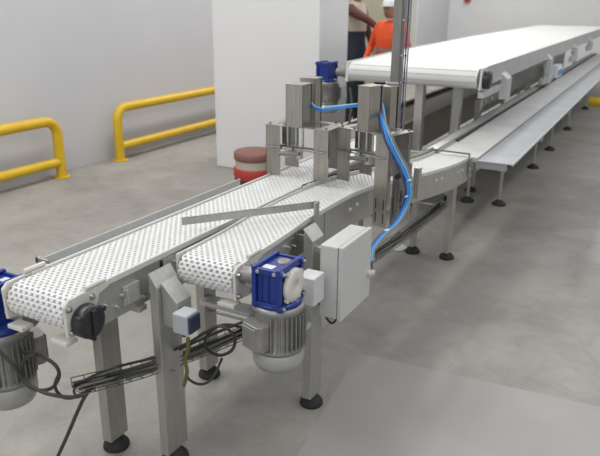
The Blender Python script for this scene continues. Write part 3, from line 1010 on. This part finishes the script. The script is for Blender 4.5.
# -------------------------------------------------------------- small things
bn = empty('tub', (-3.13, 4.9, 0), 'blurred red and black tub with a brown rim standing before the white pillar', 'tub')
MB().lathe([(.16, 0), (.17, .02), (.175, .16), (.17, .17)], (-3.13, 4.9, 0), n=32).build('base', 'debris', bn)
MB().lathe([(.172, .165), (.182, .18), (.185, .255), (.178, .265)], (-3.13, 4.9, 0), n=32).build('band', 'red', bn)
MB().lathe([(.168, .262), (.165, .34)], (-3.13, 4.9, 0), n=32).build('body', 'beige', bn)
MB().lathe([(.172, .338), (.18, .35), (.178, .405), (.16, .415), (.02, .415)], (-3.13, 4.9, 0), n=32).build('rim', 'brown', bn)
tag(MB().lathe([(.07, 0), (.075, .004), (.075, .012), (.068, .016), (.001, .014)], (-1.50, 4.25, 0), n=28).build('plastic_lid', 'pe'), 'round white plastic lid lying on the floor under the conveyor', 'lid')
d_ = MB()
d_.lathe([(.03, 0), (.045, .01), (.03, .035), (.01, .045)], (-3.46, 4.24, 0), n=9); d_.lathe([(.02, 0), (.035, .008), (.02, .025), (.006, .03)], (-3.40, 4.27, 0), n=7)
tag(d_.build('rubble', 'debris'), 'small dark lump of debris on the floor left of the belts', 'debris')
tag(MB().box(-4.9, -4.74, YB-.08, YB-.001, 1.66, 1.82).build('alarm_box', 'red', None, .02), 'small red fitting high on the back wall', 'alarm')

# ---------------------------------------------------------------- people
def person(x, y, rz, hgt, pose, cloth, trouser, hair_m, label, vest=None, cap=None, lean=0.0, sleeve=None, split=.93):
    """continuous skinned body; local +y is the facing direction (before rz)"""
    g = empty('person', (x, y, 0), label, 'person', None, rz)
    W = world_of(g)
    k = hgt/1.75
    J = {}

    def j(n, p, r): J[n] = (Vector(p)*k, r*k)
    L = lean
    j('pelvis', (0, 0, .95), .135)
    j('waist', (0, L*.12, 1.08), .125)
    j('chest', (0, L*.32, 1.30), .150)
    j('neck0', (0, L*.50, 1.47-abs(L)*.06), .075)
    j('neck', (0, L*.56, 1.53-abs(L)*.08), .055)
    for s, n in ((-1, 'l'), (1, 'r')):
        j('hip'+n, (s*.10, 0, .90), .105)
        j('knee'+n, (s*.11, .03, .50), .068)
        j('ankle'+n, (s*.115, -.01, .10), .045)
        j('toe'+n, (s*.13, .15, .045), .04)
        j('sh'+n, (s*.18, L*.46, 1.43-abs(L)*.06), .068)
        e, w_ = pose[n]
        j('el'+n, e, .046)
        j('wr'+n, w_, .032)
    if sleeve: pass
    E = [('pelvis', 'waist'), ('waist', 'chest'), ('chest', 'neck0'), ('neck0', 'neck')]
    for n in 'lr':
        E += [('pelvis', 'hip'+n), ('hip'+n, 'knee'+n), ('knee'+n, 'ankle'+n), ('ankle'+n, 'toe'+n), ('neck0', 'sh'+n), ('sh'+n, 'el'+n), ('el'+n, 'wr'+n)]
    names = list(J)
    me = bpy.data.meshes.new('body')
    me.from_pydata([W @ J[n][0] for n in names], [(names.index(a), names.index(b)) for a, b in E], [])
    o = bpy.data.objects.new('body', me); col.objects.link(o)
    o.parent = g; o.matrix_parent_inverse = W.inverted()
    md = o.modifiers.new('skin', 'SKIN'); md.use_smooth_shade = True
    for i, n in enumerate(names):
        sv = me.skin_vertices[0].data[i]
        r = J[n][1]
        sv.radius = (r, r)
        sv.use_root = (n == 'pelvis')
    sb_ = o.modifiers.new('sub', 'SUBSURF'); sb_.levels = 2; sb_.render_levels = 2
    bpy.context.view_layer.update()
    dg = bpy.context.evaluated_depsgraph_get()
    ev = bpy.data.meshes.new_from_object(o.evaluated_get(dg))
    o.modifiers.clear()
    ev.materials.clear(); ev.materials.append(M[cloth]); ev.materials.append(M[trouser]); ev.materials.append(M['rubber']); ev.materials.append(M['skin']); ev.materials.append(M[sleeve or cloth])
    Wi = W.inverted()
    neck_top = J['neck'][0].z
    for f in ev.polygons:
        c = Wi @ f.center
        f.use_smooth = True
        z = c.z/k
        f.material_index = 0 if z > split else (2 if z < .09 else 1)
        if c.z > J['neck0'][0].z+.035*k and abs(c.x) < .08: f.material_index = 3
        for n in 'lr':
            for a_, b_ in (('sh', 'el'), ('el', 'wr')):
                pa, pb_ = J[a_+n][0], J[b_+n][0]
                q = max(0, min(1, (c-pa).dot(pb_-pa)/(pb_-pa).length_squared))
                if (c-pa.lerp(pb_, q)).length < .075*k and abs(c.x) > .13*k: f.material_index = 4
            if (c-J['wr'+n][0]).length < .05*k: f.material_index = 3
    o.data = ev
    # head
    hc = J['neck'][0]+Vector((0, .02+L*.08, .115))*1.0*k
    hm = MB()
    prof = [(.001, -.115), (.035, -.112), (.055, -.095), (.068, -.06), (.076, -.02), (.080, .02), (.078, .06), (.062, .095), (.035, .115), (.001, .122)]
    hm.lathe([(a*k, b*k) for a, b in prof], n=24)
    vs = []
    for v in hm.v:
        v = Vector(v); v.y *= 1.22
        if v.y > 0 and v.z < -.07*k: v.y *= 1.05
        vs.append(tuple(W @ (v+hc)))
    hm.v = vs
    Xh = W @ Matrix.Translation(hc)
    # nose, ears, mouth ridge
    hm.add([(-.012*k, .09*k, -.03*k), (.012*k, .09*k, -.03*k), (0, .118*k, -.028*k), (0, .093*k, .02*k)], [(0, 1, 2), (1, 3, 2), (3, 0, 2), (0, 3, 1)], True, Xh)
    for s in (-1, 1):
        hm.cyl((s*.076*k, -.005, 0), (s*.088*k, -.012, 0), .022*k, .026*k, 12, Xh)
    hd = hm.build('head', 'skin', g)
    fm = MB()
    for s in (-1, 1):
        fm.cyl((s*.03*k, .088*k, .012*k), (s*.03*k, .096*k, .012*k), .010*k, n=10, X=Xh)
    fm.box(-.024*k, .024*k, .088*k, .097*k, -.066*k, -.060*k, Xh)
    fm.build('face_features', 'hair', hd)
    hr = MB()
    pr_ = [(.083, -.02), (.086, .02), (.085, .06), (.068, .10), (.038, .122), (.001, .130)]
    hr.lathe([(a*k, b*k) for a, b in pr_], n=24)
    hr.v = [tuple(Xh @ Vector((v[0], v[1]*1.18-.014*k, v[2]))) for v in hr.v]
    if cap:
        hr = MB()
        hr.lathe([(a*k, b*k) for a, b in ((.086, .028), (.089, .05), (.086, .085), (.066, .118), (.036, .134), (.001, .140))], n=24)
        hr.v = [tuple(Xh @ Vector((v[0], v[1]*1.24, v[2]))) for v in hr.v]
        hr.prism([(-.06*k, .06*k), (.06*k, .06*k), (.05*k, .15*k), (-.05*k, .15*k)], .03*k, .036*k, 'z', Xh)
        hr.build('cap', cap, g)
    else:
        hr.build('hair', hair_m, g)
    # hands: palm, four fingers and a thumb
    for n in 'lr':
        wr = J['wr'+n][0]; el = J['el'+n][0]
        d = (wr-el).normalized(); sx = Vector((1, 0, 0)) if abs(d.x) < .8 else Vector((0, 1, 0))
        side = (sx-d*d.dot(sx)).normalized(); nrm = d.cross(side)
        hm2 = MB()
        p = wr+d*.012
        hm2.tube([W @ (wr-d*.02), W @ (wr+d*.03), W @ (wr+d*.085*k)], .024*k, 10)
        for q in range(4):
            o_ = side*((q-1.5)*.018*k)
            L_ = (.075, .085, .08, .062)[q]*k
            b0 = wr+d*.075*k+o_
            hm2.tube([W @ b0, W @ (b0+d*L_*.5+nrm*.006), W @ (b0+d*L_*.85+nrm*.022)], .0085*k, 8)
        b0 = wr+d*.03*k+side*.022*k
        hm2.tube([W @ b0, W @ (b0+d*.03*k+side*.022*k), W @ (b0+d*.06*k+side*.026*k)], .009*k, 8)
        hm2.build('hand', 'skin', g)
    if vest:
        vm = MB()
        n = 28
        vs = []
        lv = [(.98, .175, .145, .0), (1.10, .175, .15, .12), (1.25, .195, .165, .28), (1.38, .215, .145, .40), (1.45, .17, .11, .46), (1.49, .09, .09, .5)]
        for z, a, b_, yy in lv:
            for i in range(n):
                t = 2*PI*i/n
                vs.append(W @ (Vector((a*math.cos(t), b_*math.sin(t)+yy*L, z))*k))
        fs = [(r_i*n+i, r_i*n+(i+1) % n, (r_i+1)*n+(i+1) % n, (r_i+1)*n+i) for r_i in range(len(lv)-1) for i in range(n)]
        vm.add(vs, fs, True)
        vo = vm.build('vest', vest, g)
        so = vo.modifiers.new('solid', 'SOLIDIFY'); so.thickness = .008
        st = MB()
        for z0, z1, a, b_, yy in ((1.13, 1.17, .182, .156, .15),):
            vs = []
            for z in (z0, z1):
                for i in range(n):
                    t = 2*PI*i/n
                    vs.append(W @ (Vector(((a+.006)*math.cos(t), (b_+.008)*math.sin(t)+yy*L, z))*k))
            st.add(vs, [(i, (i+1) % n, n+(i+1) % n, n+i) for i in range(n)], True)
        st.build('vest_band', 'motor', vo)
    return g


person(-3.06, 7.95, R(165), 1.70, {'l': ((-.30, .0, 1.16), (-.27, .16, .95)), 'r': ((.29, .02, 1.16), (.22, .22, 1.02))},
       'orange', 'navy', 'hair', 'person in an orange hi-vis vest and white cap behind the upper belt', vest='orange', cap='white')
person(-3.66, 8.25, R(-90), 1.93, {'l': ((-.24, .06, 1.18), (-.20, .16, .96)), 'r': ((.22, .24, 1.33), (.18, .42, 1.20))},
       'beige', 'navy', 'hair', 'person in dark navy clothes with maroon sleeves beside the white pillar', sleeve='maroon', split=1.20)

# ------------------------------------------------------------------ lighting
w = bpy.data.worlds.new('world'); scn.world = w
w.use_nodes = True
bg = w.node_tree.nodes['Background']
bg.inputs['Color'].default_value = (.93, .95, 1.0, 1)
bg.inputs['Strength'].default_value = .74


def area(name, loc, sx, sy, e, c=(1, .98, .95), rot=(0, 0, 0)):
    l = bpy.data.lights.new(name, 'AREA'); l.shape = 'RECTANGLE'; l.size = sx; l.size_y = sy; l.energy = e; l.color = c
    o = bpy.data.objects.new(name, l); col.objects.link(o); o.location = loc; o.rotation_euler = rot
    return o


for yy, e in ((1.5, 100), (6.0, 110), (10.5, 115), (15.0, 90)):
    area('ceiling_lamp', (-3.6, yy, 4.7), .5, 3.2, e)
area('ceiling_lamp', (-1.2, -1.5, 4.7), 3.2, .5, 55)
for yy, e in ((2.5, 35), (9.0, 60)):
    area('ceiling_lamp', (1.6, yy, 4.7), .5, 3.2, e)

vs_ = scn.view_settings
vs_.view_transform = 'Standard'; vs_.look = 'None'; vs_.gamma = 1; vs_.exposure = 0.16
vs_.use_curve_mapping = False
